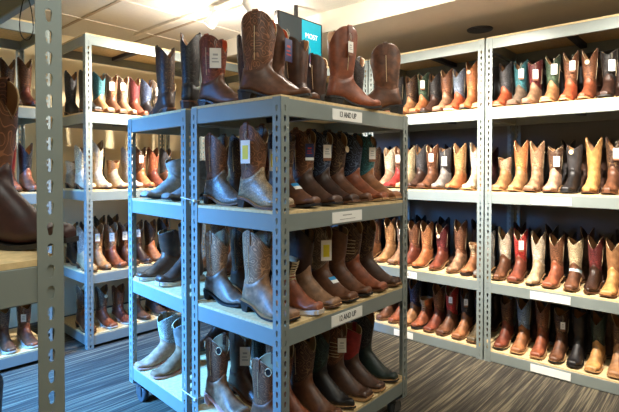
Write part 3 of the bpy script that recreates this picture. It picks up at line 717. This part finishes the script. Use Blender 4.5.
front_row([1.52, 1.66, 1.79, 1.93, 2.07, 2.2], [
  ('sn', 'brown', 'dark brown', {}), ('sq', 'cognac', 'chocolate', D1(extra='medal', sole='white', hs=.9)), ('sq', 'reddish brown', 'brown', D1(sole='white', hs=.85)), ('ro', 'brown', 'charcoal', D1(tag='s', hs=.85)),
  ('sq', 'chocolate', 'chocolate', {}), ('sq', 'dark brown', 'black', {})], LZ[4], LV[4], FR, 'boots on the bottom far shelf', YL, .97)
front_row([1.565, 1.67, 1.78], [('tall', 'black', 'black', {}), ('tall', 'dark brown', 'dark brown', {}), ('sn', 'chocolate', 'chocolate', {})], LZ[1], LV[1]+' back row', FR, 'boots at the back of the upper far shelf', YL+.285, .95)
front_row([1.565, 1.67, 1.78], [('short', 'sand', 'cream', {}), ('sn', 'brown', 'brown', {}), ('sn', 'charcoal', 'black', {})], LZ[2], LV[2]+' back row', FR, 'boots at the back of the middle far shelf', YL+.285, .95)
front_row([1.565, 1.67, 1.78, 1.89], [('sn', 'black', 'black', {}), ('sn', 'dark brown', 'chocolate', {}), ('tall', 'brown', 'black', {}), ('tall', 'chocolate', 'chocolate', {})], LZ[3], LV[3]+' back row', FR, 'boots at the back of the lower far shelf', YL+.285, .95)
# far rack beyond the near post
FW = 'far rack beyond the near post'
front_row([.965, 1.055, 1.155], [('sn', 'dark brown', 'chocolate', {}), ('sn', 'chocolate', 'dark brown', {}), ('tall', 'reddish brown', 'brown', D1(sole='dark', hs=.95))], LZ[1], LV[1], FW, 'boots on the upper shelf beyond the near post', YL, .97)
front_row([.95, 1.055, 1.155], [('sn', 'brown', 'chocolate', {}), ('sn', 'rust', 'red', D1(ps='plain')), ('sn', 'rust', 'black', {})], LZ[2], LV[2], FW, 'boots on the middle shelf beyond the near post', YL, .97)
front_row([.90, 1.01, 1.135], [('sn', 'dark brown', 'black', {}), ('ro', 'brown', 'chocolate', D1(sole='white', hs=.9)), ('ro', 'cognac', 'brown', D1(tag='n', sole='white', hs=.9))], LZ[4], LV[4], FW, 'boots on the bottom shelf beyond the near post', YL, .97)
# near rack
boot(.304, 1.165, -.160, -1.08, 'sn', 'oxblood', 'brown', 'plain', 'stitch', 'black', look='large oxblood boot with tooled brown shaft', where='near rack shelf beside the post', scale=1.0, hs=1.07)
boot(.235, 1.06, -.736, .3, 'tall', 'black', 'black', 'plain', 'stitch', 'black', look='black boot with pale seam, only its edge showing', where='near rack lower shelf')

# ------------------------------------------------------------------ track and lamp heads
tr = empty('lighting_track', (2.08, 1.5, CEIL), 0, 'cream ceiling lighting track running across the tiles above the racks', 'lighting track')
boxobj('rail', (-.018, .018, -1.9, 2.3, -.022, 0), M['grid'], tr)
for i, (hy, tgt, pw) in enumerate(HEADS):
    lab = ['white track spotlight nearest the viewer above the aisle', 'white track spotlight over the aisle beside the rolling rack', 'white track spotlight aimed at the bulkhead rack',
           'bright white track spotlight above the big embroidered boot', 'bright white track spotlight aimed at the cream wall'][i]
    h = empty('track_spotlight', (2.08, hy, CEIL-.022), 0, lab, 'spotlight', 'track spotlights')
    base = Vector((0, 0, -.07)); d = (Vector(tgt)-(Vector((2.08, hy, CEIL-.022))+base)).normalized()
    bm = bmesh.new(); bmbox(bm, -.02, .02, -.035, .035, -.022, 0); bmcyl(bm, (0, 0, -.022), (0, 0, -.06), .006, n=10)
    link('adapter', mesh(bm, 'adapter'), [M['white']], h)
    bm = bmesh.new(); bmtube(bm, [base-d*.055, base-d*.04, base+d*.045, base+d*.06], [.018, .034, .042, .046], 24)
    link('lamp_housing', mesh(bm, 'lamp_housing'), [M['white']], h)
    bm = bmesh.new(); bmcyl(bm, base+d*.0605, base+d*.063, .040, n=24)
    link('lens', mesh(bm, 'lens'), [M['lens']], h)
    s_ = Vector((2.08, hy, CEIL-.022))+base+d*.075
    spot('spot_beam', s_, tgt, pw, (1, .91, .79), 84, 1)
    gl = bpy.data.lights.new('lamp_glow', 'POINT'); gl.energy = 12; gl.color = (1, .92, .82); gl.shadow_soft_size = .045  # extra point light added at each head to brighten ceiling and bulkhead
    go = bpy.data.objects.new('lamp_glow', gl); C.objects.link(go); go.location = Vector((2.08, hy, CEIL-.022))+base+d*.13
# bulkhead disc
o = empty('ceiling_disc', (3.38, 1.35, SOFF), 0, 'black round disc set in the bulkhead above the gap between wall racks', 'ceiling speaker')
bm = bmesh.new(); bmcyl(bm, (0, 0, -.008), (0, 0, 0), .086, .09, n=40); link('rim', mesh(bm, 'rim'), [M['black']], o)
bm = bmesh.new(); bmcyl(bm, (0, 0, -.010), (0, 0, -.008), .07, .074, n=40); link('grille', mesh(bm, 'grille'), [M['black']], o)
# monitor
tv = empty('hanging_monitor', (2.24, 2.25, .90), .0, 'black flat monitor with teal screen hung behind the boots', 'monitor')
bm = bmesh.new(); bmbox(bm, 0, .46, 0, .035, -.12, .155); bmesh.ops.bevel(bm, geom=bm.edges[:], offset=.004, segments=2, affect='EDGES')
link('bezel', mesh(bm, 'bezel'), [M['black']], tv)
scr = simple('monitor dark image', (26, 34, 38), .3, emit=((30, 42, 46), .6)); teal = simple('monitor teal image', (0, 130, 150), .3, emit=((20, 140, 160), .8)); wt = simple('monitor white text', (230, 240, 240), .3, emit=((230, 245, 245), 1))
bm = bmesh.new(); bmbox(bm, .012, .448, -.002, 0, -.108, .143); sc_ = link('screen', mesh(bm, 'screen'), [scr], tv)
bm = bmesh.new(); bmbox(bm, .235, .44, -.003, -.002, -.108, .143); link('teal_picture', mesh(bm, 'teal_picture'), [teal], sc_)
me = text_mesh('MOST', .05, .0005); me.materials.append(wt); t = bpy.data.objects.new('lettering', me); C.objects.link(t); t.parent = sc_; t.location = (.335, -.004, .04); t.rotation_euler = (PI/2, 0, 0)
bm = bmesh.new(); bmcyl(bm, (.23, .05, 0), (.23, .05, .25), .015, n=14); bmbox(bm, .18, .28, .035, .055, -.03, .05); link('ceiling_mount', mesh(bm, 'ceiling_mount'), [M['black']], tv)
# wire loop hanging from the near rack
for lx, ly, w_, h_, lab in ((.322, .985, .011, .085, 'thin black wire loop hanging from the near rack shelf'),):
    bm = bmesh.new(); ps = []
    for i in range(20):
        a = PI*2*i/20; ps.append((w_*math.sin(a)*(1-.45*math.cos(a)), 0, -h_/2+h_/2*math.cos(a)))
    bmtube(bm, ps, .0011, 5, True)
    o = link('wire_loop', mesh(bm, 'wire_loop'), [M['black']], None, (lx, ly, .4017-BT-LIP)); o['label'] = lab; o['category'] = 'wire'; o.rotation_euler = (0, 0, -.7)
# zip ties joining the rolling racks
for z_, lab in ((-1.02, 'white cable tie joining the two rolling racks low down'), (-.14, 'white cable tie joining the rolling racks at the upper shelf')):
    bm = bmesh.new(); bmtube(bm, [(-.004, -.03, 0), (-.004, .075, .012), (.03, .075, .012), (.03, -.03, 0)], .0022, 6, True)
    bmbox(bm, -.010, -.002, -.036, -.026, -.005, .006)
    o = link('cable_tie', mesh(bm, 'cable_tie'), [M['white']], None, (1.2426, 1.2326+.5615, z_)); o['label'] = lab; o['category'] = 'cable tie'; o['group'] = 'cable ties'
print('boots', len(seen_labels), 'longest label', max(len(l.replace(',', '').split()) for l in seen_labels))
